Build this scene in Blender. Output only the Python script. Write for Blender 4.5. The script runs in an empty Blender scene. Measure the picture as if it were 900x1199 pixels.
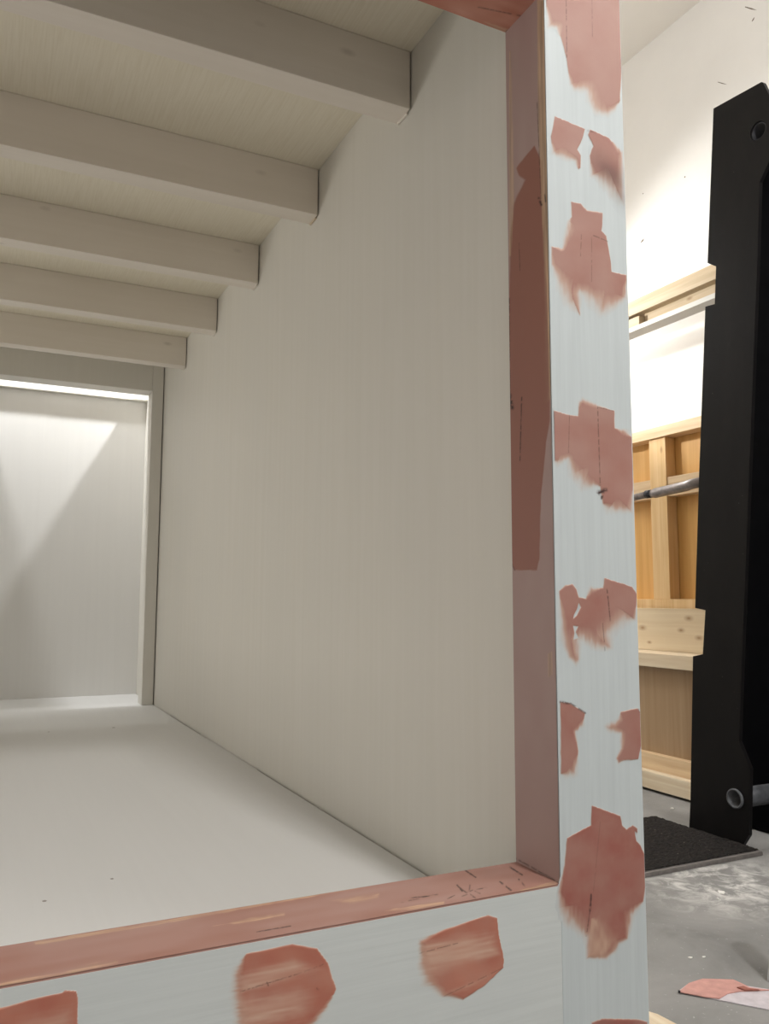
import bpy, bmesh, math, random
import numpy as np
from mathutils import Vector, Matrix
random.seed(7)
C = bpy.context.scene.collection
ZO = 0.65                        # camera height above the concrete floor

# ------------------------------------------------------------------ camera
F = 957.345
EUL = (1.67862, -0.00388, -0.45447)
def _rot(rx, ry, rz):
    cx, sx = math.cos(rx), math.sin(rx); cy, sy = math.cos(ry), math.sin(ry); cz, sz = math.cos(rz), math.sin(rz)
    return (np.array([[cz, -sz, 0], [sz, cz, 0], [0, 0, 1.]]) @ np.array([[cy, 0, sy], [0, 1., 0], [-sy, 0, cy]])
            @ np.array([[1., 0, 0], [0, cx, -sx], [0, sx, cx]]))
RM = _rot(*EUL)
def at(px, py, ax, v):
    """photo pixel -> world point on the plane  ax = v  (z measured from the concrete floor)"""
    d = RM @ np.array([(px - 450) / F, -(py - 599.5) / F, -1.0])
    i = 'xyz'.index(ax)
    if ax == 'z': v = v - ZO
    p = d * (v / d[i])
    return Vector((p[0], p[1], p[2] + ZO))
def proj(P):
    q = (np.asarray(P, float) - np.array([0, 0, ZO])) @ RM
    return np.stack([450 + F * q[:, 0] / -q[:, 2], 599.5 - F * q[:, 1] / -q[:, 2]], 1)

cam = bpy.data.cameras.new('camera'); co = bpy.data.objects.new('camera', cam); C.objects.link(co)
co.location = (0, 0, ZO); co.rotation_euler = EUL
cam.sensor_fit = 'HORIZONTAL'; cam.sensor_width = 36; cam.lens = F * 36 / 900
cam.clip_start = 0.01
bpy.context.scene.camera = co

# ------------------------------------------------------------------ materials
def new_mat(name, rough=.6):
    m = bpy.data.materials.new(name); m.use_nodes = True
    nt = m.node_tree; b = nt.nodes['Principled BSDF']; b.inputs['Roughness'].default_value = rough
    b.inputs['Specular IOR Level'].default_value = .3
    return m, nt, b
def N(nt, t, **kw):
    n = nt.nodes.new(t)
    for k, v in kw.items(): setattr(n, k, v)
    return n
def coords(nt, scale=(1, 1, 1), rot=(0, 0, 0)):
    g = N(nt, 'ShaderNodeNewGeometry'); mp = N(nt, 'ShaderNodeMapping')
    mp.inputs['Scale'].default_value = scale; mp.inputs['Rotation'].default_value = rot
    nt.links.new(g.outputs['Position'], mp.inputs['Vector']); return mp.outputs['Vector']
def noise(nt, vec, scale, detail=4, rough=.55, dist=0):
    n = N(nt, 'ShaderNodeTexNoise'); n.inputs['Scale'].default_value = scale; n.inputs['Detail'].default_value = detail
    n.inputs['Roughness'].default_value = rough; n.inputs['Distortion'].default_value = dist
    nt.links.new(vec, n.inputs['Vector']); return n.outputs['Fac']
def ramp(nt, fac, stops, interp='LINEAR'):
    r = N(nt, 'ShaderNodeValToRGB'); r.color_ramp.interpolation = interp
    els = r.color_ramp.elements
    while len(els) < len(stops): els.new(.5)
    for e, (p, c) in zip(els, stops):
        e.position = p; e.color = tuple(c) + (1,) if len(c) == 3 else c
    nt.links.new(fac, r.inputs['Fac']); return r.outputs['Color']
def mix(nt, fac, a, b, mode='MIX'):
    n = N(nt, 'ShaderNodeMix', data_type='RGBA', blend_type=mode)
    for s, v in ((0, fac), (6, a), (7, b)):
        if hasattr(v, 'is_linked') or hasattr(v, 'links'): nt.links.new(v, n.inputs[s])
        elif s == 0: n.inputs[0].default_value = v
        else: n.inputs[s].default_value = tuple(v) + (1,)
    return n.outputs[2]
def bump(nt, b, h, strength=.2, dist=.002):
    n = N(nt, 'ShaderNodeBump'); n.inputs['Strength'].default_value = strength; n.inputs['Distance'].default_value = dist
    nt.links.new(h, n.inputs['Height']); nt.links.new(n.outputs['Normal'], b.inputs['Normal'])
def G(v): return (v, v, v)

def grain_mat(name, c0, c1, axis, rough=.55, fine=220, knots=0.0, knotcol=(.3, .22, .14), bump_s=.12, contrast=(.35, .65), blotch=0.0, blotchcol=None):
    """wood / painted wood with a grain that runs along one axis"""
    m, nt, b = new_mat(name, rough)
    s = [1, 1, 1]; s['xyz'.index(axis)] = .035
    v = coords(nt, s)
    f = noise(nt, v, fine, 5, .6, .3)
    col = ramp(nt, f, [(contrast[0], c0), (contrast[1], c1)])
    if blotch:
        s2 = [1, 1, 1]; s2['xyz'.index(axis)] = .35
        bl = noise(nt, coords(nt, s2), 5, 3, .5)
        bl = ramp(nt, bl, [(.4, G(0)), (.68, G(blotch))])
        col = mix(nt, bl, col, blotchcol or c0)
    if knots:
        s3 = [1, 1, 1]; s3['xyz'.index(axis)] = .45
        vo = N(nt, 'ShaderNodeTexVoronoi'); vo.inputs['Scale'].default_value = 13
        nt.links.new(coords(nt, s3), vo.inputs['Vector'])
        k = ramp(nt, vo.outputs['Distance'], [(.03, G(knots)), (.11, G(0))])
        col = mix(nt, k, col, knotcol)
    nt.links.new(col, b.inputs['Base Color'])
    if bump_s: bump(nt, b, f, bump_s, .001)
    return m

W0, W1 = (.455, .492, .50), (.50, .541, .547)
R0, R1 = (.50, .525, .515), (.545, .57, .56)
post_white = grain_mat('post_white', W0, W1, 'z', .5, 160, bump_s=.15, contrast=(.2, .62))
rail_white = grain_mat('rail_white', R0, R1, 'x', .5, 160, bump_s=.2, contrast=(.2, .62))
wall_cream = grain_mat('wall_cream', (.72, .69, .62), (.74, .71, .645), 'z', .6, 45, bump_s=.02, blotch=.3, blotchcol=(.69, .67, .615))
rear_white = grain_mat('rear_white', (.77, .755, .725), (.785, .77, .74), 'z', .6, 45, bump_s=.02)
floor_white = grain_mat('floor_white', (.745, .74, .725), (.755, .75, .735), 'y', .5, 60, bump_s=.0)
ceil_ply = grain_mat('ceil_ply', (.80, .735, .585), (.86, .80, .66), 'y', .6, 260, bump_s=.05, contrast=(.3, .6))
rafter_mat = grain_mat('rafter_stain', (.83, .765, .675), (.86, .795, .71), 'x', .6, 40, knots=.35, knotcol=(.40, .34, .28), bump_s=.06, blotch=.4, blotchcol=(.76, .69, .59))
pine = grain_mat('pine', (.66, .46, .27), (.80, .62, .40), 'y', .55, 55, knots=.8, knotcol=(.30, .15, .06))
pine_v = grain_mat('pine_upright', (.74, .48, .22), (.86, .62, .34), 'z', .55, 55, knots=.7, knotcol=(.30, .13, .05))
pine_pale = grain_mat('pine_pale', (.68, .54, .37), (.80, .69, .52), 'y', .55, 55, knots=.8, knotcol=(.33, .2, .1))
pine_rack = grain_mat('pine_rack', (.52, .40, .25), (.64, .52, .36), 'y', .55, 55, knots=.7, knotcol=(.3, .18, .09))
ply_orange = grain_mat('ply_orange', (.66, .36, .11), (.76, .45, .16), 'z', .5, 40)
ply_tan = grain_mat('ply_tan', (.36, .235, .13), (.42, .295, .18), 'z', .55, 40)
bare = grain_mat('bare_wood', (.60, .48, .35), (.72, .60, .46), 'x', .6, 60)
grey_board = grain_mat('grey_board', (.42, .42, .42), (.48, .48, .47), 'z', .6, 60)

def plain(name, col, rough=.5, metal=0, var=.0, vscale=20):
    m, nt, b = new_mat(name, rough); b.inputs['Metallic'].default_value = metal
    if var:
        f = noise(nt, coords(nt), vscale, 5)
        c = ramp(nt, f, [(.3, tuple(x * (1 - var) for x in col)), (.7, tuple(min(1, x * (1 + var)) for x in col))])
        nt.links.new(c, b.inputs['Base Color'])
    else: b.inputs['Base Color'].default_value = tuple(col) + (1,)
    return m
shop_white = plain('shop_white', (.82, .80, .77), .7, 0, .03, 3)
shop_ceil = plain('shop_ceiling', (.90, .87, .825), .8, 0, .02, 3)
rail_paint = plain('rail_paint', (.62, .61, .57), .45)
speck_grey = plain('speck_grey', (.36, .33, .30), .8)
dark_mark = plain('dark_mark', (.16, .13, .10), .8)
black_panel = plain('black_panel', (.0022, .0022, .003), .8, 0, .3, 30)
black_panel.node_tree.nodes['Principled BSDF'].inputs['Specular IOR Level'].default_value = .04
tube_steel = plain('tube_steel', (.11, .115, .125), .55, .3, .35, 40)
pipe_steel = plain('pipe_steel', (.24, .215, .21), .36, .55, .3, 40)
coupling_dark = plain('coupling_dark', (.03, .03, .035), .5, .4)
blade_steel = plain('blade_steel', (.60, .55, .58), .4, 0, .12, 60)
handle_plastic = plain('handle_plastic', (.55, .48, .47), .45)
chip_white = plain('chip_white', (.85, .83, .78), .8)
mat_rim = plain('mat_rim', (.16, .145, .135), .7, 0, .2, 60)

def make_black_steel():
    m, nt, b = new_mat('black_steel', .38); b.inputs['Specular IOR Level'].default_value = .12
    v = coords(nt)
    sc = noise(nt, coords(nt, (1, 1, .35)), 13, 6, .65)
    c = ramp(nt, sc, [(.45, (.0085, .008, .0082)), (.68, (.012, .011, .011)), (.80, (.05, .046, .043))])
    vo = N(nt, 'ShaderNodeTexVoronoi'); vo.inputs['Scale'].default_value = 70; nt.links.new(v, vo.inputs['Vector'])
    sp = ramp(nt, vo.outputs['Distance'], [(.05, G(1)), (.09, G(0))])
    gate = ramp(nt, noise(nt, v, 9, 2), [(.60, G(0)), (.66, G(.55))])
    c = mix(nt, mix(nt, 1.0, sp, gate, 'MULTIPLY'), c, (.3, .28, .26))
    nt.links.new(c, b.inputs['Base Color'])
    return m
black_steel = make_black_steel()

def make_mat_rough():
    m, nt, b = new_mat('mat_fibre', .95)
    v = coords(nt)
    f = noise(nt, v, 110, 4, .7)
    c = ramp(nt, f, [(.35, (.004, .003, .0026)), (.6, (.017, .0135, .0115)), (.74, (.06, .048, .04))])
    vo = N(nt, 'ShaderNodeTexVoronoi'); vo.inputs['Scale'].default_value = 38; nt.links.new(v, vo.inputs['Vector'])
    sp = ramp(nt, vo.outputs['Distance'], [(.04, G(.7)), (.08, G(0))])
    gate = ramp(nt, noise(nt, v, 16, 2), [(.52, G(0)), (.58, G(1))])
    c = mix(nt, mix(nt, 1.0, sp, gate, 'MULTIPLY'), c, (.5, .43, .36))
    nt.links.new(c, b.inputs['Base Color']); bump(nt, b, f, .9, .006)
    return m
mat_fibre = make_mat_rough()

def make_concrete():
    m, nt, b = new_mat('concrete', .75)
    v = coords(nt)
    f = noise(nt, v, 5, 8, .62, .4)
    c = ramp(nt, f, [(.3, (.195, .19, .184)), (.5, (.255, .25, .24)), (.72, (.31, .30, .29))])
    # pale dust trodden in beside the mat
    g = N(nt, 'ShaderNodeNewGeometry'); d = N(nt, 'ShaderNodeVectorMath', operation='DISTANCE')
    d.inputs[1].default_value = (1.58, 1.43, 0); nt.links.new(g.outputs['Position'], d.inputs[0])
    near = ramp(nt, d.outputs['Value'], [(.05, G(1)), (.26, G(0))])
    du = ramp(nt, noise(nt, coords(nt, (1, 1, 1), (0, 0, .5)), 19, 8, .7, .8), [(.44, G(0)), (.66, G(1))])
    c = mix(nt, mix(nt, 1.0, near, du, 'MULTIPLY'), c, (.74, .72, .69))
    sp = ramp(nt, noise(nt, v, 120, 3, .6), [(.66, G(0)), (.72, G(.5))])
    c = mix(nt, sp, c, (.58, .57, .55))
    nt.links.new(c, b.inputs['Base Color']); bump(nt, b, f, .1, .003)
    return m
concrete = make_concrete()

def make_filler(name, axis, w0, w1, tones, tan=(.52, .36, .26)):
    """Wood filler wiped over white paint. Attribute cov: r coverage, g tone, b dark pits, a bare tan"""
    m, nt, b = new_mat(name, .55)
    s = [1, 1, 1]; s['xyz'.index(axis)] = .035
    f = noise(nt, coords(nt, s), 160, 5, .6, .3)
    white = ramp(nt, f, [(.2, w0), (.62, w1)])
    a = N(nt, 'ShaderNodeAttribute', attribute_name='cov'); sep = N(nt, 'ShaderNodeSeparateColor')
    nt.links.new(a.outputs['Color'], sep.inputs['Color'])
    thick = ramp(nt, sep.outputs[1], [(0, tones[0]), (.4, tones[1]), (.8, tones[2])])
    n2 = noise(nt, coords(nt), 30, 3)
    thick = mix(nt, ramp(nt, n2, [(.4, G(0)), (.7, G(.25))]), thick, (.40, .25, .20))
    thin = mix(nt, .12, (.52, .375, .29), thick)
    c = mix(nt, ramp(nt, sep.outputs[0], [(0.0, G(0)), (.55, G(1))]), white, thin)
    c = mix(nt, ramp(nt, sep.outputs[0], [(.2, G(0)), (.95, G(1))]), c, thick)
    c = mix(nt, a.outputs['Alpha'], c, tan)
    c = mix(nt, sep.outputs[2], c, (.055, .026, .022))
    nt.links.new(c, b.inputs['Base Color'])
    bump(nt, b, f, .12, .001)
    return m
filler_v = make_filler('filler_on_post', 'z', W0, W1, ((.355, .20, .165), (.32, .155, .125), (.285, .10, .078)))
filler_h = make_filler('filler_on_rail', 'x', R0, R1, ((.46, .23, .165), (.43, .175, .12), (.36, .115, .078)), (.58, .42, .32))

def make_lining(name, axis, base, base2, coat, tan):
    """Coated lining. Attribute cov: r thick filler coat, g primer variation, b dark cracks, a bare tan edge"""
    m, nt, b = new_mat(name, .5)
    s = [1, 1, 1]; s['xyz'.index(axis)] = .03
    f = noise(nt, coords(nt, s), 200, 4, .6)
    a = N(nt, 'ShaderNodeAttribute', attribute_name='cov'); sep = N(nt, 'ShaderNodeSeparateColor')
    nt.links.new(a.outputs['Color'], sep.inputs['Color'])
    c = mix(nt, sep.outputs[1], base, base2)
    c = mix(nt, sep.outputs[0], c, coat)
    tanc = ramp(nt, f, [(.36, tuple(x * .62 for x in tan)), (.5, tan), (.62, tuple(min(1, x * 1.3) for x in tan))])
    c = mix(nt, a.outputs['Alpha'], c, tanc)
    c = mix(nt, sep.outputs[2], c, (.035, .018, .016))
    nt.links.new(c, b.inputs['Base Color']); bump(nt, b, f, .06, .001)
    return m
lining_jamb = make_lining('lining_jamb', 'z', (.40, .27, .245), (.44, .32, .295), (.315, .14, .105), (.52, .36, .235))
lining_sill = make_lining('lining_sill', 'x', (.385, .21, .172), (.425, .26, .22), (.345, .165, .125), (.62, .42, .26))
lining_head = make_lining('lining_head', 'x', (.60, .28, .20), (.66, .34, .26), (.52, .21, .145), (.55, .40, .28))

pink_base = plain('pink_base', (.40, .22, .18), .5); mauve_base = plain('mauve_base', (.40, .27, .245), .5)
# ------------------------------------------------------------------ object helpers
def thing(name, label, cat, loc, group=None):
    o = bpy.data.objects.new(name, None); C.objects.link(o); o.location = loc; o.empty_display_size = .05
    o['label'] = label; o['category'] = cat
    if group: o['group'] = group
    return o
def wloc(o):
    v = Vector((0, 0, 0))
    while o: v += Vector(o.location); o = o.parent
    return v
def tag(o, label, cat, group=None):
    o['label'] = label; o['category'] = cat
    if group: o['group'] = group
    return o
def link(name, me, m, parent=None, smooth=False):
    o = bpy.data.objects.new(name, me); C.objects.link(o); me.materials.append(m)
    if parent:
        o.parent = parent; me.transform(Matrix.Translation(-wloc(parent)))
    else:                                   # origin at the base centre
        xs = [v.co for v in me.vertices]
        c = Vector(((min(v.x for v in xs) + max(v.x for v in xs)) / 2, (min(v.y for v in xs) + max(v.y for v in xs)) / 2, min(v.z for v in xs)))
        me.transform(Matrix.Translation(-c)); o.location = c
    if smooth:
        for p in me.polygons: p.use_smooth = True
    return o
def fin(bm, name):
    bmesh.ops.recalc_face_normals(bm, faces=bm.faces)
    me = bpy.data.meshes.new(name); bm.to_mesh(me); bm.free(); return me
def bx(bm, x0, x1, y0, y1, z0, z1, bev=.0):
    b2 = bmesh.new()
    r = bmesh.ops.create_cube(b2, size=1)
    for v in b2.verts:
        v.co = Vector((x0 + (v.co.x + .5) * (x1 - x0), y0 + (v.co.y + .5) * (y1 - y0), z0 + (v.co.z + .5) * (z1 - z0)))
    if bev: bmesh.ops.bevel(b2, geom=b2.edges[:], offset=bev, segments=2, affect='EDGES', profile=.7)
    tmp = bpy.data.meshes.new('tmp'); b2.to_mesh(tmp); b2.free(); bm.from_mesh(tmp); bpy.data.meshes.remove(tmp)
def box(name, m, parent, x0, x1, y0, y1, z0, z1, bev=.0015):
    bm = bmesh.new(); bx(bm, x0, x1, y0, y1, z0, z1, bev); return link(name, fin(bm, name), m, parent)
def prism(name, m, parent, pts, vec, bev=0, holes=()):
    """outline given as 3-D points, thickened along vec"""
    bm = bmesh.new()
    vs = [bm.verts.new(p) for p in pts]
    loops = [vs]; es = [bm.edges.new((vs[i], vs[(i + 1) % len(vs)])) for i in range(len(vs))]
    for h in holes:
        hv = [bm.verts.new(p) for p in h]
        es += [bm.edges.new((hv[i], hv[(i + 1) % len(hv)])) for i in range(len(hv))]
    if holes: bmesh.ops.triangle_fill(bm, use_beauty=True, edges=es, normal=Vector(vec).normalized())
    else: bm.faces.new(vs)
    r = bmesh.ops.extrude_face_region(bm, geom=bm.faces[:])
    bmesh.ops.translate(bm, verts=[g for g in r['geom'] if isinstance(g, bmesh.types.BMVert)], vec=vec)
    bmesh.ops.recalc_face_normals(bm, faces=bm.faces)
    if bev:
        ed = [e for e in bm.edges if len(e.link_faces) == 2 and e.calc_face_angle(0) > .5]
        bmesh.ops.bevel(bm, geom=ed, offset=bev, segments=2, affect='EDGES')
    return link(name, fin(bm, name), m, parent)
def tube(name, m, parent, path, r, seg=20, inner=None):
    """round tube along a path; radii may vary; inner = wall radius for an open end"""
    bm = bmesh.new(); P = [Vector(p) for p in path]; rr = r if isinstance(r, (list, tuple)) else [r] * len(P)
    rings = []
    prev = None
    for i, p in enumerate(P):
        t = (P[min(i + 1, len(P) - 1)] - P[max(i - 1, 0)]).normalized()
        up = Vector((0, 0, 1)) if abs(t.z) < .9 else Vector((1, 0, 0))
        u = t.cross(up).normalized(); w = t.cross(u).normalized()
        rings.append([bm.verts.new(p + rr[i] * (math.cos(a) * u + math.sin(a) * w)) for a in [2 * math.pi * k / seg for k in range(seg)]])
    for a, b in zip(rings, rings[1:]):
        for k in range(seg): bm.faces.new((a[k], a[(k + 1) % seg], b[(k + 1) % seg], b[k]))
    if inner:
        t = (P[1] - P[0]).normalized()
        def ring2(c, rad, src):
            return [bm.verts.new(c + (v.co - P[0]).normalized() * rad) for v in src]
        i0 = ring2(P[0], inner, rings[0]); i1 = [bm.verts.new(v.co + t * .15) for v in i0]
        for k in range(seg):
            j = (k + 1) % seg
            bm.faces.new((rings[0][k], i0[k], i0[j], rings[0][j])); bm.faces.new((i0[k], i1[k], i1[j], i0[j]))
        bm.faces.new(i1)
    else: bm.faces.new(rings[0])
    bm.faces.new(rings[-1])
    return link(name, fin(bm, name), m, parent, smooth=True)

# ------------------------------------------------------------------ painted detail: distances in the plane of the photographed face
def vnoise(x, y, seed=0):
    xi = np.floor(x).astype(np.int64); yi = np.floor(y).astype(np.int64); fx = x - xi; fy = y - yi
    fx = fx * fx * (3 - 2 * fx); fy = fy * fy * (3 - 2 * fy)
    def h(a, b):
        n = (a * 374761393 + b * 668265263 + seed * 1442695041) & 0x7fffffff
        n = ((n ^ (n >> 13)) * 1274126177) & 0x7fffffff
        return ((n ^ (n >> 16)) & 0xffff) / 65535.0
    return (h(xi, yi) * (1 - fx) + h(xi + 1, yi) * fx) * (1 - fy) + (h(xi, yi + 1) * (1 - fx) + h(xi + 1, yi + 1) * fx) * fy
def sdist(P, poly):
    """signed distance (inside > 0) and the feather width carried by the nearest edge"""
    Q = np.array(poly, float); xy = Q[:, :2]; fe = Q[:, 2]
    best = np.full(len(P), 1e9); fb = np.ones(len(P)); ins = np.zeros(len(P), bool)
    for i in range(len(Q)):
        a, b = xy[i], xy[(i + 1) % len(Q)]; d = b - a; L = (d @ d) or 1e-9
        t = np.clip(((P - a) @ d) / L, 0, 1); dd = np.hypot(*(P - a - t[:, None] * d).T)
        k = dd < best; best = np.where(k, dd, best); fb = np.where(k, fe[i] + (fe[(i + 1) % len(Q)] - fe[i]) * t, fb)
        c = (a[1] > P[:, 1]) != (b[1] > P[:, 1])
        with np.errstate(divide='ignore', invalid='ignore'):
            xx = (b[0] - a[0]) * (P[:, 1] - a[1]) / (b[1] - a[1] if b[1] != a[1] else 1e-9) + a[0]
        ins ^= c & (P[:, 0] < xx)
    return np.where(ins, best, -best), fb
def cover(P, poly, rag=1.0, seed=0, slope=None):
    sd, fb = sdist(P, poly)
    x, y = P[:, 0], P[:, 1]
    if slope is None: n = vnoise(x / 2.3, y / 11, seed) * .65 + vnoise(x / 5, y / 7, seed + 5) * .35
    else: n = vnoise((y - slope * x) / 2.3, x / 14, seed) * .65 + vnoise(x / 7, y / 5, seed + 5) * .35
    fb = np.where(fb > 3, fb * 3.3 - 6, fb)
    sd = sd + (n - .5) * (.9 * rag + .16 * fb)
    t = np.clip((sd + .16 * fb) / np.maximum(fb, .8), 0, 1)
    return t * t * (3 - 2 * t)
def lines(P, segs, seed=0):
    out = np.zeros(len(P))
    for s in segs:
        a = np.array(s[0:2], float); b = np.array(s[2:4], float); w = s[4]; k = s[5] if len(s) > 5 else 1
        d = b - a; t = np.clip(((P - a) @ d) / max(d @ d, 1e-9), 0, 1)
        n = vnoise(P[:, 0] / 3, P[:, 1] / 3, seed + 3)
        dd = np.hypot(*(P - a - t[:, None] * d).T) + (n - .5) * w
        out = np.maximum(out, k * np.clip(1.3 - dd / w, 0, 1) * np.clip(n * 2.6 - .35, 0, 1))
    return out
def skin(name, m, parent, ax, v, u0, u1, w0, w1, step, fn, keep=None, thick=.0009, sign=-1):
    """fine grid on plane ax=v carrying the attribute; fn(photo coords) -> (n,4). Cells with no cover are dropped; it has a real thickness."""
    nu = max(2, int(round((u1 - u0) / step)) + 1); nw = max(2, int(round((w1 - w0) / step)) + 1)
    U, Wg = np.meshgrid(np.linspace(u0, u1, nu), np.linspace(w0, w1, nw), indexing='ij')
    o = [i for i in range(3) if i != 'xyz'.index(ax)]
    pts = np.zeros((nu * nw, 3)); pts[:, 'xyz'.index(ax)] = v; pts[:, o[0]] = U.ravel(); pts[:, o[1]] = Wg.ravel()
    A = fn(proj(pts))
    h = thick if keep is None else thick * np.clip(A[:, 0], .15, 1)
    pts[:, 'xyz'.index(ax)] += sign * h
    idx = np.arange(nu * nw).reshape(nu, nw)
    f = np.stack([idx[:-1, :-1], idx[1:, :-1], idx[1:, 1:], idx[:-1, 1:]], -1).reshape(-1, 4)
    if keep is not None:
        f = f[(np.maximum(A[:, 0], A[:, 2])[f].max(1) > keep)]
        used = np.unique(f); mp = -np.ones(nu * nw, int); mp[used] = np.arange(len(used))
        f = mp[f]; pts = pts[used]; A = A[used]
    e = np.array([0., 0, 0]); e['xyz'.index(ax)] = -sign
    nrm = np.cross(pts[f[0][1]] - pts[f[0][0]], pts[f[0][2]] - pts[f[0][1]])
    if nrm['xyz'.index(ax)] * sign < 0: f = f[:, ::-1]
    me = bpy.data.meshes.new(name); me.from_pydata(pts.tolist(), [], f.tolist()); me.update()
    at_ = me.color_attributes.new('cov', 'FLOAT_COLOR', 'POINT'); at_.data.foreach_set('color', A.astype(np.float32).ravel())
    return link(name, me, m, parent, smooth=True)

# ------------------------------------------------------------------ the setting (workshop)
def struct(o): o['kind'] = 'structure'; return o
XW = 2.42; YB = 5.0; XL = -2.6; YF = -2.6; ZC = 2.354 + ZO
struct(box('floor', concrete, None, XL - .1, XW + .1, YF - .1, YB + .1, -.1, 0, 0))
struct(box('ceiling', shop_ceil, None, XL - .1, XW + .1, YF - .1, YB + .1, ZC, ZC + .1, 0))
wr = struct(box('wall_right', shop_white, None, XW, XW + .1, YF - .1, YB + .1, 0, ZC, 0))
struct(box('wall_left', shop_white, None, XL - .1, XL, YF - .1, YB + .1, 0, ZC, 0))
struct(box('wall_back', shop_white, None, XL, XW, YB, YB + .1, 0, ZC, 0))
struct(box('wall_front', shop_white, None, XL, XW, YF - .1, YF, 0, ZC, 0))
for a, b, w in (((872, 8), (886, 12), 2.0), ((880, 25), (883, 20), 1.5), ((840, 96), (851, 99), 1.3), ((750, 284), (754, 279), 2.2), ((801, 208), (802, 206), 1.6), ((752, 227), (753, 226), 1.3)):
    d = Vector((b[0] - a[0], b[1] - a[1])).normalized(); n = Vector((-d.y, d.x)) * w / 2
    q = [(a[0] + n.x * .5, a[1] + n.y * .5), (a[0] * .5 + b[0] * .5 + n.x, a[1] * .5 + b[1] * .5 + n.y), (b[0], b[1]), (a[0] * .4 + b[0] * .6 - n.x * .6, a[1] * .4 + b[1] * .6 - n.y * .6), (a[0] - n.x * .5, a[1] - n.y * .5)]
    prism('wall_mark', dark_mark, wr, [at(x, y, 'x', XW - .0004) for x, y in q], (.0006, 0, 0))

# ------------------------------------------------------------------ the cabin
S = .45; Xw = .643; Y1 = 1.2137; RT = .0516; hc = .981 + ZO; rh = .1103; hf = -.4223 + ZO
Yr = 3.433; Y0 = .8146; T = .0891; Xj = .631; zs = -.3326 + ZO; zh = .8088 + ZO; Xr = .7625
XLW = -.95; XJL = -.94; XRL = -1.07
ZT = hc + .018; ZB = .03
cab = thing('wooden_cabin', 'white painted wooden cabin with beamed ceiling and open front patched with pink filler', 'cabin', ((Xw + XLW) / 2, 2.3, 0))
# shell
box('side_wall', wall_cream, cab, Xw, Xw + .018, Y0 + .046, 3.90, ZB, ZT, .001)
bm = bmesh.new()
for q in ((Y0 + .046, 1.0, ZB, ZT), (3.2, 3.90, ZB, ZT), (1.0, 3.2, ZB, hf + .25), (1.0, 3.2, hc - .12, ZT)): bx(bm, XLW - .018, XLW, *q)  # unseen left wall; its wide opening is invented to let fill light in
link('side_wall', fin(bm, 'side_wall'), wall_cream, cab)
prism('floor_panel', floor_white, cab, [Vector(p + (hf,)) for p in ((XLW + .003, Y0 + .03), (Xw - .0055, Y0 + .03), (Xw - .0055, 2.02), (Xw - .002, 2.04), (Xw - .002, 2.55), (Xw - .005, 2.56), (Xw - .005, 3.1), (Xw - .003, 3.11), (Xw - .003, 3.859), (XLW + .003, 3.859))], (0, 0, -.021), 0)
box('ceiling_panel', ceil_ply, cab, XLW, Xw, Y0 + .029, 3.52, hc, ZT, .001)
for i in range(5):
    y = Y1 + S * i
    r = box('rafter', rafter_mat, cab, XLW + .002, Xw - .003, y, y + RT, hc - rh, hc - .0005, .002)
    # little wedge left under the end of each rafter
    box('wedge', bare if i == 1 else rafter_mat, r, Xw - .0045, Xw - .0005, y + .012, y + RT - .003, hc - rh - .0035, hc - rh + .01, .001)
for x in (-.6, 0.3): box('floor_bearer', bare, cab, x - .03, x + .03, Y0 + .06, 3.85, 0, hf - .022, .002)
for px, py, k in ((52, 1055, .0035), (131, 1029, .003), (133, 852, .006), (57, 857, .004)):
    p = at(px, py, 'z', hf); bm = bmesh.new(); bmesh.ops.create_icosphere(bm, subdivisions=1, radius=k)
    for v in bm.verts: v.co = Vector((v.co.x, v.co.y * 1.3, v.co.z * .12)) + p
    link('dirt_speck', fin(bm, 'dirt_speck'), speck_grey, cab)
# rear frame: right jamb, left jamb, header, then the vestibule behind with a slot in its roof
TJ = .088
box('rear_jamb', wall_cream, cab, .594, Xw - .004, Yr, Yr + TJ, hf + .0005, hc - .001, .002)
box('rear_jamb', wall_cream, cab, XLW + .004, -.50, Yr, Yr + TJ, hf + .0005, hc - .001, .002)
box('rear_header', wall_cream, cab, -.4995, .5935, Yr, Yr + TJ, .866 + ZO, hc - .001, .002)
YV = 3.86
bm = bmesh.new()
bx(bm, XLW, Xw, YV, YV + .018, ZB, .915 + ZO)
link('rear_panel', fin(bm, 'rear_panel'), rear_white, cab)
box('rear_cap', wall_cream, cab, XLW + .002, Xw - .002, YV - .033, YV + .018, .9152 + ZO, .922 + ZO, .0005)
box('rear_roof', wall_cream, cab, .619, Xw, 3.522, YV + .018, .970 + ZO, ZT, .001)
box('rear_roof', wall_cream, cab, XLW, -.076, 3.522, YV + .018, .970 + ZO, ZT, .001)

# front: corner posts, bottom rail, top rail
post = box('corner_post', post_white, cab, Xj + .0003, Xr, Y0, Y0 + .045, ZB, ZT + .02, .0012)
box('corner_post', post_white, cab, XRL, XJL - .0005, Y0, Y0 + .045, ZB, ZT + .02, .0025)
rail = box('bottom_rail', rail_white, cab, XJL, Xj + .0002, Y0, Y0 + .028, ZB, zs - .002, .0003)
box('top_rail', rail_white, cab, XJL, Xj, Y0, Y0 + .028, zh + .012, ZT + .02, .002)

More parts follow.
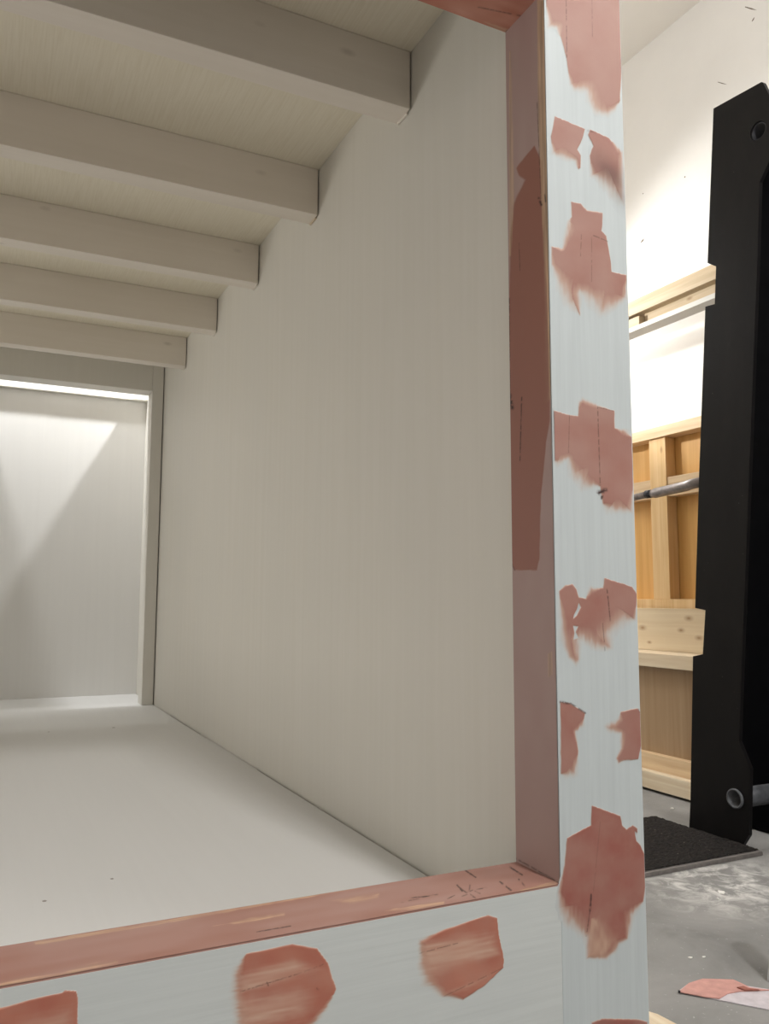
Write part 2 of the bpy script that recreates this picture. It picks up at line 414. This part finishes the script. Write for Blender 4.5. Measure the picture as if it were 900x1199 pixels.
# filler wiped on the post (outline in photo coordinates of the post face: x, y, feather)
PATCH = [
 dict(p=[(640,-40,2),(724,-40,1),(725,0,1),(727.5,72,1),(726,118,2),(720,130,6),(712,137,7),(697,134,9),(687,120,9),(684,109,9),(672,106,7),(666,100,5),(664,80,2),(661,62,1),(656,44,2),(650,34,6),(641,32,6),(638,0,2)], tone=.12,
      d=[(662,-20,663,70,.7,.6),(692,-20,693,45,.6,.35),(727,50,726.5,75,.7,.7)]),
 dict(p=[(649,136,1),(685,151,1),(681,164,1),(676,175,1),(680,182,1),(680,197,2),(677,199,2),(672,190,5),(660,188,8),(645,180,6),(644,160,1)], tone=.2),
 dict(p=[(690,151,1),(712,161,2),(730,178,5),(732,243,9),(716,230,12),(702,215,12),(691,206,6),(690,182,1),(694,171,1),(688,158,1)], tone=.3, stain=[(716,206,26,17),(728,232,14,16)], d=[(688,153,696,156,1,.7)]),
 dict(p=[(668,236,1),(680,238,2),(687,246,3),(706,249,3),(705,262,1),(704,270,1),(710,276,2),(714,300,1),(716,318,1),(733,322,2),(734,350,6),(722,360,10),(703,371,12),(690,357,14),(681,345,8),(679,370,2),(675,367,6),(661,356,14),(650,330,10),(645,310,4),(645,288,2),(657,290,4),(660,268,8),(664,258,5),(669,254,1)], tone=.2,
      d=[(680,275,679,300,.6,.5),(692,278,692,330,.6,.4),(694,276,711,283,.8,.6)]),
 dict(p=[(646,480,1),(666,486,1),(676,487,1),(677,470,4),(681,465,5),(700,474,4),(719,481,1),(720,501,2),(735,503,7),(740,512,2),(741,568,2),(741.5,602,7),(710,600,10),(705,590,3),(702,570,3),(680,573,14),(666,556,10),(664,538,5),(652,546,8),(647,538,2)], tone=.25,
      d=[(666,486,665,530,.6,.5),(699,476,702,568,.7,.7),(701,577,708,574,3,1),(705,575,704,584,1.5,1),(700,477,717,481,.8,.6)]),
 dict(p=[(654,692,2),(661,685,3),(670,683,2),(675,690,2),(678,699,2),(685,700,2),(690,686,7),(705,688,2),(707,676.5,1),(740,687,1),(745,696,1),(745,727,5),(735,730,12),(717,745,12),(717,760,6),(700,763,10),(681,752,10),(679,773,5),(674,780,5),(665,770,5),(655,750,8)], tone=.35,
      neg=[[(677,705,1),(680,711,1),(675,721,1),(670,726,1),(671,720,1),(675,712,1)],[(670,732,1),(677,733,1),(674,740,1),(677,747,1),(671,749,1),(672,741,1)]], d=[(710,690,714,728,.8,.9),(705,730,708,762,.6,.7)]),
 dict(p=[(655.5,822,1),(666,823,1),(685,835,1),(683,850,5),(675,857,4),(677,880,2),(676,908,8),(662,911,8),(656,906,2)], tone=.45, d=[(656,822,668,824,1.6,1),(668,824,685,835,1.4,.9)]),
 dict(p=[(726,833,2),(746,829,1),(750,835,1),(751,870,1),(747,889,1),(731,891,3),(723,895,4),(720,888,3),(726,876,4),(725,860,5),(710,856,7),(706,850,7),(723,841,5)], tone=.5, d=[(747,830,750,836,1,.6)]),
 dict(p=[(692.5,943,1),(726,955,1),(728,966,1),(733,971,1),(740,966,1),(746,970,2),(746,981,2),(755.5,1003,1),(757,1026,1),(753,1056,3),(743,1073,8),(736,1100,4),(726,1106,5),(720,1116,5),(710,1124,5),(686,1123,4),(683,1099,9),(660,1083,14),(650.5,1063,10),(652.5,1044,4),(660,1013,2),(663,981,1),(691,966,1)], tone=.72,
      neg=[[(742,972,1),(746,975,1),(749,990,1),(744,985,1)]], tan=[[(691,1075,2),(700,1072,6),(728,1098,10),(722,1112,8),(708,1126,6),(684,1126,4)]],
      d=[(691.5,1047,690,1066,1.3,1),(690,1066,686,1096,.8,.7),(702,962,694,1045,.6,.25)]),
 dict(p=[(692,1197,2),(705,1192,2),(745,1193,2),(758,1196,2),(760,1260,2),(692,1260,2)], tone=.6),
]
RPATCH = [
 dict(p=[(-60,1195,2),(0,1180,2),(47,1167,2),(72,1162,1),(76,1159,1),(89.5,1160,1),(91,1168,1),(90,1250,1),(-60,1270,2)], tone=.55, tan=[[(20,1190,10),(88,1172,8),(88,1240,8),(0,1260,10)]], tk=.35),
 dict(p=[(272,1136,8),(288,1116,2),(342,1105,2),(371,1110,2),(384,1127,2),(389,1144,2),(394,1158,2),(384,1180,5),(371,1198,6),(360,1212,8),(320,1225,10),(275,1215,10),(270,1165,10)], tone=.55,
      tan=[[(274,1138,8),(345,1120,6),(380,1135,8),(340,1150,8),(282,1163,3)],[(275,1168,6),(350,1150,14),(372,1165,12),(360,1195,12),(275,1212,8)]], tk=.6, d=[(280,1161,345,1141,.7,.7),(345,1141,378,1129,.6,.5),(312,1150,314,1154,.8,1),(371,1157,372,1158,1.2,.9)]),
 dict(p=[(489,1100,5),(522,1087,2),(571,1071,1),(582,1075,1),(584,1095,1),(590,1124,1),(589,1133,1),(567,1155,3),(542,1171,3),(518,1168,6),(495,1153,10),(489,1131,8)], tone=.5,
      tan=[[(488,1103,5),(535,1091,8),(580,1090,8),(586,1118,5),(540,1134,8),(500,1146,10),(488,1135,8)],[(510,1164,4),(560,1146,6),(588,1133,2),(545,1160,6)]], tk=.6, d=[(491,1116,535,1104,.7,.6),(520,1166,588,1133,.7,.5)]),
]
def patch_fn(q, seed, slope):
    def fn(P):
        A = np.zeros((len(P), 4))
        c = cover(P, q['p'], 1.0, seed, slope)
        for ng in q.get('neg', ()): c = c * (1 - cover(P, ng, .8, seed + 9))
        tn = q['tone'] + .45 * (vnoise(P[:, 0] / 26, P[:, 1] / 22, seed + 2) - .5)
        A[:, 0] = c; A[:, 1] = np.clip(tn, 0, 1)
        for tpoly in q.get('tan', ()):
            st = vnoise((P[:, 1] - (slope or 0) * P[:, 0]) / 3, P[:, 0] / 30, seed + 4) if slope is not None else vnoise(P[:, 0] / 4, P[:, 1] / 14, seed + 4)
            A[:, 3] = np.maximum(A[:, 3], c * cover(P, tpoly, 1, seed + 3, slope) * (q.get('tk', .6) * (.55 + .8 * st)))
        A[:, 3] = np.clip(A[:, 3], 0, 1)
        for sx, sy, sr, sh in q.get('stain', ()):
            g = np.exp(-(((P[:, 0] - sx) / sr) ** 2 + ((P[:, 1] - sy - .75 * (P[:, 0] - sx)) / sh) ** 2))
            A[:, 2] = np.maximum(A[:, 2], .55 * g * np.clip(.35 + c, 0, 1) * (P[:, 0] > 688))
        A[:, 2] = np.maximum(A[:, 2], lines(P, q['d'], seed) if 'd' in q else 0)
        return A
    return fn
def add_patch(q, parent, m, seed, slope, lim, label):
    xs = [a[0] for a in q['p']]; ys = [a[1] for a in q['p']]
    pad = 8
    cs = [at(x, y, 'y', Y0) for x in (min(xs) - pad, max(xs) + pad) for y in (min(ys) - pad, max(ys) + pad)]
    u0 = max(lim[0], min(c.x for c in cs)); u1 = min(lim[1], max(c.x for c in cs))
    w0 = max(lim[2], min(c.z for c in cs)); w1 = min(lim[3], max(c.z for c in cs))
    skin('filler_patch', m, parent, 'y', Y0, u0, u1, w0, w1, .00085, patch_fn(q, seed, slope), .03, .0008)['label'] = label
for k, q in enumerate(PATCH):
    lim = (Xj + .003, Xr - .0015, ZB, ZT + .02) if k != 8 else (Xj - .02, Xr - .0015, ZB, ZT)
    add_patch(q, post, filler_v, 11 + 7 * k, None, lim, 'pink filler wiped on white post')
for k, q in enumerate(RPATCH):
    add_patch(q, rail, filler_h, 101 + 7 * k, -.19, (XJL, Xj, ZB, zs - .004), 'tan and pink filler scraped on white rail')

# jamb lining (its inner face looks into the opening) with the thick coat, ply edge and cracks
COAT = [(626,170,1),(611,187,2),(604,197,2),(607,206,2),(614,211,3),(606,226,3),(601,238,3),(597,278,2),(595,420,1),(596,560,1),(597,655,1),(602.5,668,1),(629,668,1),(632,655,1),(634,580,1),(640,517,1),(645,492,2),(641,300,1),(636,190,2)]
EDGE = [(628,-30,2),(642,-30,1),(642,200,1),(646,400,1),(647,470,4),(640,470,8),(636,300,3),(630,150,2)]
LEFT = [(596,60,1),(599,60,2),(603,230,3),(599,300,2),(596,300,1)]
def jamb_fn(P):
    A = np.zeros((len(P), 4)); x, y = P[:, 0], P[:, 1]
    A[:, 0] = cover(P, COAT, .8, 3)
    A[:, 1] = .75 * np.clip(1.2 - np.abs(y - 330) / 420, 0, 1) * vnoise(x / 9, y / 60, 2) + .5 * vnoise(x / 14, y / 35, 9)
    A[:, 3] = .85 * np.maximum(cover(P, EDGE, .6, 8), .6 * cover(P, LEFT, 1, 4))
    A[:, 3] = np.maximum(A[:, 3], .5 * cover(P, [(641, 765, 1), (647, 762, 2), (648, 790, 3), (641, 795, 3)], 1.5, 6))
    A[:, 2] = lines(P, [(596,350,597,465,1.2),(597,462,600,478,2.2),(599,470,596,480,2),(597,500,597,660,.9,.8),(611,465,609,540,.8,.9),(608,285,609,320,.6,.6),(631,232,634,240,1.5,1),(638,228,639,236,1,.9),(629,120,634,240,.6,.7),(597,655,603,668,.7,.7),(604,1005,656,1034,1.0,.7)], 5)
    return np.clip(A, 0, 1)
box('jamb_board', mauve_base, cab, Xj + .0005, Xj + .0118, Y0 + .046, Y0 + T, zs - .018, zh + .01, .0005)
jam = skin('jamb_lining', lining_jamb, cab, 'x', Xj, Y0 + .0005, Y0 + T, zs, zh, .0013, jamb_fn, None, .0006)
jam['label'] = 'mauve primed jamb with brownish pink filler coat and bare ply edge'
# sill
def sill_fn(P):
    A = np.zeros((len(P), 4)); x, y = P[:, 0], P[:, 1]
    A[:, 1] = vnoise((y + .18 * x) / 6, x / 60, 3)
    A[:, 0] = .8 * np.clip(vnoise((y + .18 * x) / 9, x / 90, 14) * 2 - .9, 0, 1) + .3 * np.clip((x - 560) / 60, 0, 1)
    tn = [[(58,1144,2),(100,1130,5),(136,1124,3),(140,1128,3),(95,1142,5),(60,1149,2)],[(249,1085,1),(290,1076,2),(334,1069,2),(334,1073,2),(290,1081,2)],[(385,1055,4),(420,1048,6),(444,1046,3),(444,1053,4),(410,1060,5)],[(447,1068,1),(480,1061,2),(520,1056,1),(520,1060,1),(480,1066,2)],
          [(40,1104,1),(200,1077,1),(420,1038,1),(420,1041,1),(200,1081,2),(40,1108,2)],[(600,1045,1),(640,1034,1),(652,1032,2),(652,1037,1),(610,1046,1)],[(-20,1160,1),(0,1151,3),(90,1136,3),(90,1141,1),(0,1157,1)]]
    for k, p in enumerate(tn): A[:, 3] = np.maximum(A[:, 3], .62 * cover(P, p, 2.2, 20 + k, -.17) * (.35 + .9 * vnoise((y + .17 * x) / 1.6, x / 18, 31)))
    A[:, 2] = lines(P, [(545,1020,557,1028,1),(597,1016,611,1025,1.1),(585,1033,598,1043,1.2),(607,1030,614,1038,1),(538,1040,546,1046,1,.8),(546,1046,553,1043,.9,.7),(550,1037,549,1045,.9,.8),(549,1047,556,1052,1,.8),(556,1044,562,1047,.8,.6),(541,1050,547,1048,.8,.6),(470,1057,490,1053,.8,.6),(495,1051,512,1048,.9,.7),(480,1052,500,1050,.7),(558,1042,570,1040,.7),(535,1037,541,1044,1),(524,1053,532,1049,.8),(645,1024,658,1034,.9,.8),(300,1092,340,1085,.8),(410,1036,436,1032,1,.8)], 8)
    return np.clip(A, 0, 1)
box('sill_board', pink_base, cab, XJL, Xj - .0005, Y0 + .0005, Y0 + T, zs - .018, zs, .0004)
sl = skin('sill_lining', lining_sill, cab, 'z', zs, -.15, Xj - .0005, Y0 - .0005, Y0 + T, .0013, sill_fn, None, .0006, 1)
sl['label'] = 'pink filled sill with cream streaks and dark cracks'
def head_fn(P):
    A = np.zeros((len(P), 4)); x, y = P[:, 0], P[:, 1]
    A[:, 0] = vnoise((y - .35 * x) / 7, x / 30, 4); A[:, 1] = vnoise(x / 20, y / 9, 8)
    A[:, 2] = lines(P, [(560,8,618,20,.9,.7),(592,37,636,4,1.3,.6)], 3)
    A[:, 3] = .5 * cover(P, [(560,22,2),(592,32,3),(600,36,2),(590,40,2)], 1, 5)
    return np.clip(A, 0, 1)
box('header_board', pink_base, cab, XJL, Xj - .0005, Y0 + .0005, Y0 + T, zh + .0002, zh + .0115, .0004)
skin('header_lining', lining_head, cab, 'z', zh, .2, Xj - .0005, Y0, Y0 + T, .0015, head_fn, None, .0005, -1)['label'] = 'rust pink underside of the header'
box('jamb_board', mauve_base, cab, XJL - .0118, XJL - .0005, Y0 + .046, Y0 + T, zs - .018, zh + .01, .0005)

# ------------------------------------------------------------------ things beside the cabin
XB = 2.118                                   # front face of what stands along the right wall
def pts(ps, ax, v): return [at(x, y, ax, v) for x, y in ps]
def zx(px, py, X): return at(px, py, 'x', X).z
# storage box at the wall: rails, recessed panel
ya, yb = 1.66, 3.3
cr = thing('storage_box', 'low pale wooden box with rails and recessed plywood panel against the right wall', 'box', (2.26, 2.5, 0))
z_top = zx(752, 764, XB); z_r1 = zx(754, 780, XB); z_b1 = zx(755, 900, XB); z_b0 = zx(755, 924, XB)
box('top_rail', pine_pale, cr, XB, XB + .03, ya, yb, z_r1, z_top, .0025)
box('lid', pine_pale, cr, XB + .031, 2.405, ya, yb, z_top - .018, z_top, .001)
box('panel', ply_tan, cr, XB + .038, XB + .05, ya + .002, yb - .002, .03, z_top - .02, .0005)
box('inner_rail', pine, cr, XB + .010, XB + .037, ya, yb, z_b1 - .01, z_b1 + .055, .003)
box('bottom_rail', pine_pale, cr, XB - .022, XB + .009, ya, yb, z_b0 + .012, z_b1, .004)
for y in (ya, yb - .018): box('end_panel', ply_tan, cr, XB + .051, 2.405, y, y + .018, .012, z_top - .02, .001)
for y in (ya + .1, yb - .2): box('bearer', pine, cr, XB, 2.40, y, y + .05, 0, .0115, .001)
# plank on edge on the box
yp0 = at(828, 716, 'x', XB)[1]
def plank_material():
    m, nt, b = new_mat('plank_pine', .55)
    f = noise(nt, coords(nt, (1, .035, 1)), 40, 4, .55, .5)
    c = ramp(nt, f, [(.3, (.66, .52, .34)), (.7, (.76, .64, .46))])
    for px, py, k in ((806, 724, .0042), (797, 738, .0036), (818, 747, .0038), (752, 735, .0042), (760, 752, .0025)):
        p = at(px, py, 'x', XB + .125)
        mp = N(nt, 'ShaderNodeMapping'); mp.vector_type = 'POINT'; g = N(nt, 'ShaderNodeNewGeometry')
        mp.inputs['Location'].default_value = (0, -p.y * .5, -p.z); mp.inputs['Scale'].default_value = (0, .5, 1)
        nt.links.new(g.outputs['Position'], mp.inputs['Vector'])
        d = N(nt, 'ShaderNodeVectorMath', operation='LENGTH'); nt.links.new(mp.outputs['Vector'], d.inputs[0])
        mt_ = N(nt, 'ShaderNodeMath', operation='DIVIDE'); nt.links.new(d.outputs['Value'], mt_.inputs[0]); mt_.inputs[1].default_value = k * 4
        c = mix(nt, ramp(nt, mt_.outputs[0], [(.12, G(.8)), (.3, G(.45)), (.8, G(0))]), c, (.30, .15, .06))
    nt.links.new(c, b.inputs['Base Color']); return m
tag(box('plank', plank_material(), None, XB + .125, XB + .150, 1.75, 3.2, z_top + .0005, zx(750, 712, XB + .125), .002),
    'pale knotty pine plank standing on edge on the low wooden box', 'plank')
# stud frame against the wall
XF = 2.30
fr = thing('stud_frame', 'timber stud frame with orange plywood back standing behind the pine plank', 'frame', (2.34, 2.5, z_top))
zt = zx(741, 508, XF); ztl = zx(741, 520, XF)
ys1 = at(762, 600, 'x', XF).y; ys0 = at(781, 600, 'x', XF).y
zn1, zn0 = zx(790, 557, XF + .005), zx(790, 580, XF + .005)
box('top_plate', pine, fr, XF - .012, XF + .05, 1.8, 3.2, ztl, zt, .002)
box('backing', ply_orange, fr, XF + .052, XF + .062, 1.8, 3.2, z_top + .001, zt, .0005)
for y in (ys0, ys0 - .45, ys0 + .42): box('stud', pine_v, fr, XF, XF + .05, y, y + (ys1 - ys0), z_top + .19, ztl - .0005, .002)
box('bottom_plate', pine_v, fr, XF - .004, XF + .05, 1.8, 3.2, z_top + .001, z_top + .1895, .002)
for a, b in ((1.8, ys0 - .45), (ys0 - .45 + (ys1 - ys0), ys0), (ys1, ys0 + .42)): box('noggin', pine, fr, XF + .005, XF + .05, a + .0005, b - .0005, zn0, zn1, .002)

# handrail pipe in front of it, bent into the frame behind the black plate
XP = 2.17
hp = thing('steel_pipe', 'grey steel pipe with dark coupling running across the timber stud frame', 'pipe', (XP, 2.3, at(780, 575, 'x', XP).z))
p0, p1, p2 = at(700, 592.5, 'x', XP), at(760, 578.5, 'x', XP), at(803, 569, 'x', XP)
tube('thin_length', pipe_steel, hp, [p0, p1], .0125)
tube('coupling', coupling_dark, hp, [p1 + Vector((0, .014, 0)), p1 + Vector((0, -.012, 0))], .0152)
el = [p1 + Vector((0, -.0125, 0)), p1 + Vector((0, -.03, 0)), p2] + [p2 + Vector((.07 * (1 - math.cos(a)), -.07 * math.sin(a), .012 * math.sin(a))) for a in [i * math.pi / 16 for i in range(1, 9)]]
el += [el[-1] + Vector((XF + .0036 - el[-1].x, 0, 0))]
tube('elbow_length', pipe_steel, hp, el, [.014, .018] + [.018] * (len(el) - 2))
# wall rack rail with boards lying on it
rk = thing('wall_rack', 'white timber rack rail on wall brackets beneath the stacked boards', 'rack', (XB + .03, 2.4, zx(739, 397, XB)))
zr1 = zx(740, 383, XB); zr0 = zx(740, 388.5, XB)
box('rail', rail_paint, rk, XB, XB + .062, 1.55, 3.3, zr0, zr1, .001)
for y in (1.62, 2.9):
    box('bracket', rail_paint, rk, XB + .0625, XW - .0005, y, y + .04, zr0 - .02, zr1 - .001, .002)
    box('bracket_plate', rail_paint, rk, XW - .012, XW - .0006, y - .01, y + .05, zr0 - .22, zr0 - .0205, .002)
def lying(name, label, X0, X1, y0, y1, z0, z1, m, grp='boards on the wall rack'):
    return tag(box(name, m, None, X0, X1, y0, y1, z0, z1, .002), label, 'board', grp)
ye = at(749, 362, 'x', XB + .012).y
lying('board', 'short pale board end lying low on the white rack rail near the white post', XB + .006, XB + .058, ye, 3.1, zr1 + .0005, zr1 + .036, pine_rack)
lying('board', 'lowest long pine board on the white rack rail, behind the short board end', XB + .030, XB + .064, 1.6, ye - .004, zr1 + .0005, zr1 + .044, pine_rack)
lying('board', 'middle pale pine board on the white rack rail', XB - .002, XB + .060, 1.58, 3.12, zr1 + .0445, zr1 + .078, pine_rack)
lying('board', 'topmost pine board on the white rack rail', XB + .022, XB + .075, 1.62, 3.05, zr1 + .0785, zr1 + .112, pine_rack)

# black steel side plate with tubes and dark deck
XQ = 1.848
rackb = thing('steel_trolley', 'tall black steel plate with notches and tubes standing upright on the mat', 'trolley', (1.93, 1.5, 0))
out = [(835,127),(891,96),(893,96.5),(902,115),(903,182),(889,213),(886.5,300),(871,705),(868.5,767),(865,868),(877.8,900),(876.5,978),(868.5,991),(864,990.5),(806.5,970.5),
       (808,938),(811,768.5),(822.5,766),(825.5,714.5),(813.5,712),(818,560),(825.5,359),(836.5,356),(838,312),(828,308)]
P3 = pts(out, 'x', XQ)
for v in P3:
    if v.z < .0005: v.z = .0005
hc_lo = at(861, 935, 'x', XQ); hc_hi = at(887, 153, 'x', XQ)
def ring(c, r, n=20): return [c + Vector((0, r * math.cos(2 * math.pi * k / n), r * math.sin(2 * math.pi * k / n))) for k in range(n)]
prism('side_plate', black_steel, rackb, P3, (.012, 0, 0), 0, [ring(hc_lo, .0262), ring(hc_hi, .0262)])
tube('tube', tube_steel, rackb, [hc_lo + Vector((-.006, 0, 0)), hc_lo + Vector((.165, 0, 0))], .026, 24, .021)
tube('tube', coupling_dark, rackb, [hc_hi + Vector((.004, 0, 0)), hc_hi + Vector((.165, 0, 0))], .026, 24, .021)  # upper tube coloured dark to suggest the shade inside its open end
# deck: dark panel fixed behind the plate
d0, d1 = at(872, 966, 'z', 0.0), at(904, 979.5, 'z', 0.0)
XD = 2.02
box('deck', black_panel, rackb, XD, XD + .03, .75, 1.75, .004, 1.30 + ZO, .003)
rimp = [at(889, 213, 'x', XQ + .02), at(886.5, 300, 'x', XQ + .02), at(871, 705, 'x', XQ + .02), at(865, 868, 'x', XQ + .02)]

# mat
mc = at(893, 998, 'z', .012)
mt = thing('floor_mat', 'dark bristly mat with grey edge lying on the concrete under the black plate', 'mat', (1.6, 1.7, 0))
bm = bmesh.new(); x0, x1, y0, y1 = .95, 1.842, mc.y + .01, mc.y + .40
nx, ny = 120, 60; V_ = {}
for i in range(nx + 1):
    for j in range(ny + 1):
        V_[i, j] = bm.verts.new((x0 + (x1 - .0005 - x0) * i / nx, y0 + .012 + (y1 - .024 - y0) * j / ny, .0105 + random.random() * .003))
for i in range(nx):
    for j in range(ny): bm.faces.new((V_[i, j], V_[i + 1, j], V_[i + 1, j + 1], V_[i, j + 1]))
link('pile', fin(bm, 'pile'), mat_fibre, mt)
b2 = [Vector((x0, y0, 0)), Vector((x1, y0, 0)), Vector((x1, y1, 0)), Vector((x0, y1, 0))]
prism('rim', mat_rim, mt, b2, (0, 0, .0095), .0015)

# ------------------------------------------------------------------ lower right: filling knife, plank end, grey board, crumbs
kn = thing('filling_knife', 'filling knife smeared with pink filler lying on the concrete floor', 'tool', at(850, 1165, 'z', 0))
zk = .003
ZP = .0004
blade = [(793,1162),(806,1152),(822,1147),(858,1148),(872,1155),(905,1160),(905,1184),(878,1179),(838,1171)]
prism('blade', blade_steel, kn, pts(blade, 'z', ZP), (0, 0, .0015), .0003)
sm = [(794,1162),(806,1151.8),(822,1146.6),(858,1147.6),(868,1152),(878,1157),(895,1159),(903,1160),(880,1161),(866,1161.5),(852,1164),(842,1170),(825,1168)]
bm = bmesh.new()
prism('filler_smear', plain('smear_pink', (.58, .31, .27), .5, 0, .12, 60), kn, pts(sm, 'z', ZP + .0016), (0, 0, .0014), .0004)
prism('dried_lump', plain('smear_dark', (.33, .12, .09), .6, 0, .3, 90), kn, pts([(862,1157),(870,1155.5),(876,1158),(890,1160),(872,1160.5)], 'z', ZP + .0032), (0, 0, .002), .0006)
tube('rivet', coupling_dark, kn, [at(795, 1162, 'z', ZP + .0015), at(795, 1162, 'z', ZP + .0015) + Vector((0, 0, .003))], .002, 12)
hh = at(905, 1172, 'z', .012); hd = (at(905, 1172, 'z', 0) - at(840, 1162, 'z', 0)).normalized()
tube('handle', handle_plastic, kn, [hh + hd * .012, hh + hd * .03, hh + hd * .07, hh + hd * .12, hh + hd * .135], [.008, .010, .0115, .0115, .007], 16)
tag(prism('wood_offcut', pine_pale, None, pts([(757,1183),(770,1187),(793,1199),(830,1222),(800,1250),(740,1240)], 'z', .02), (0, 0, -.0195), .001), 'pale wood offcut lying on the floor against the white post foot', 'offcut')
gb = [at(897, 1150, 'z', .0), at(897, 1150, 'z', .0)]
q = at(897, 1149, 'z', 0)
r_ = at(900.5, 1015, 'y', q.y); tp = at(985, 200, 'y', q.y)
tag(prism('leaning_board', grey_board, None, [q, q + Vector((.03, 0, 0)), q + Vector((.03, 0, 0)) + (tp - q) * (.17 / tp.z), q + (tp - q) * (.17 / tp.z)], (.01, -.02, 0), .001),
    'short grey board end standing on the concrete beyond the filling knife, at the right edge', 'board')
# crumbs on the floor
for n, (px, py, s) in enumerate(((787, 947, .006), (845, 1046, .007), (842, 1044, .004), (869, 1003, .006), (877, 1001, .005), (808, 1122, .004), (824, 1121, .0035), (840, 1052, .003))):
    c = at(px, py, 'z', 0); bm = bmesh.new(); bmesh.ops.create_icosphere(bm, subdivisions=1, radius=s)
    for v in bm.verts: v.co = Vector((v.co.x * random.uniform(.8, 1.5), v.co.y * random.uniform(.7, 1.2), max(0, v.co.z * .5 + s * .3) * random.uniform(.7, 1))) + c
    o = link('plaster_crumb', fin(bm, 'plaster_crumb'), chip_white)
    tag(o, 'small white plaster crumb lying on the concrete floor', 'crumb', 'plaster crumbs on the concrete')

# ------------------------------------------------------------------ lights
def area(name, loc, target, sx, sy, power, col=(1, 1, 1)):
    l = bpy.data.lights.new(name, 'AREA'); l.shape = 'RECTANGLE'; l.size = sx; l.size_y = sy; l.energy = power; l.color = col
    o = bpy.data.objects.new(name, l); C.objects.link(o); o.location = loc
    o.rotation_euler = (Vector(target) - Vector(loc)).to_track_quat('-Z', 'Y').to_euler(); return o
def point(name, loc, power, r, col=(1, 1, 1)):
    l = bpy.data.lights.new(name, 'POINT'); l.energy = power; l.shadow_soft_size = r; l.color = col
    o = bpy.data.objects.new(name, l); C.objects.link(o); o.location = loc; return o
def spot(name, loc, target, power, r, ang, blend, col=(1, 1, 1)):
    l = bpy.data.lights.new(name, 'SPOT'); l.energy = power; l.shadow_soft_size = r; l.color = col; l.spot_size = ang; l.spot_blend = blend
    o = bpy.data.objects.new(name, l); C.objects.link(o); o.location = loc
    o.rotation_euler = (Vector(target) - Vector(loc)).to_track_quat('-Z', 'Y').to_euler(); return o
area('lamp_front', (.84, -1.25, 2.27 + ZO), (.4, 1.2, 0.2 + ZO), .3, .2, 61, (1, .985, .97))
area('fill_left', (-2.3, 2.9, .02 + ZO), (.6, 2.5, .45 + ZO), 1.4, .5, 20, (1, .975, .93))  # added fill through the left opening, no such lamp known
area('lamp_wall', (2.0, 3.0, 1.55 + ZO), (2.3, 3.0, 0), .15, 1.2, 25, (1, .99, .97))
spot('lamp_aisle', (1.20, 2.95, 1.05 + ZO), (2.42, 2.25, 1.12 + ZO), 80, .05, 1.0, .6, (1, .99, .97))
area('fill_behind', (-.7, -2.1, .9 + ZO), (.5, .8, -.2 + ZO), 1.2, .5, 5, (.97, .99, 1))  # added weak fill for the lower post and rail, no real fixture
area('fill_side', (1.7, .2, ZC - .05), (1.8, .9, 0), .4, 1.0, 23, (1, .98, .95))  # added overhead fill for the posts and upper workshop wall
spot('lamp_rear_right', (.619 + .508 * .8, 3.58, 1.75 + ZO), (.347, 3.70, .97 + ZO), 135, .03, .72, .15, (.96, .98, 1))
spot('lamp_rear_left', (-.076 - .254 * .8, 3.58, 1.75 + ZO), (.205, 3.70, .97 + ZO), 78, .045, .8, .15, (.96, .98, 1))
area('fill_slot', (.27, 3.66, 2.0 + ZO), (.27, 3.66, 0), 1.2, .25, 9, (1, .99, .97))  # added soft light standing in for ceiling bounce through the roof slot
area('fill_up', (1.5, -.2, 1.6 + ZO), (1.9, 1.6, ZC), .5, .3, 7, (1, .98, .95))  # added uplight that brightens the workshop ceiling, no real fixture
area('fill_back', (.4, 4.1, 2.1 + ZO), (.4, 5.0, 1.5 + ZO), 1.4, .2, 40, (1, 1, 1))  # added to brighten the back wall visible through the slot

w = bpy.data.worlds.new('world'); bpy.context.scene.world = w; w.use_nodes = True
w.node_tree.nodes['Background'].inputs[0].default_value = (.9, .95, 1, 1); w.node_tree.nodes['Background'].inputs[1].default_value = .05
vs = bpy.context.scene.view_settings
vs.view_transform = 'Standard'; vs.look = 'None'; vs.gamma = 1; vs.use_curve_mapping = False; vs.exposure = -0.09
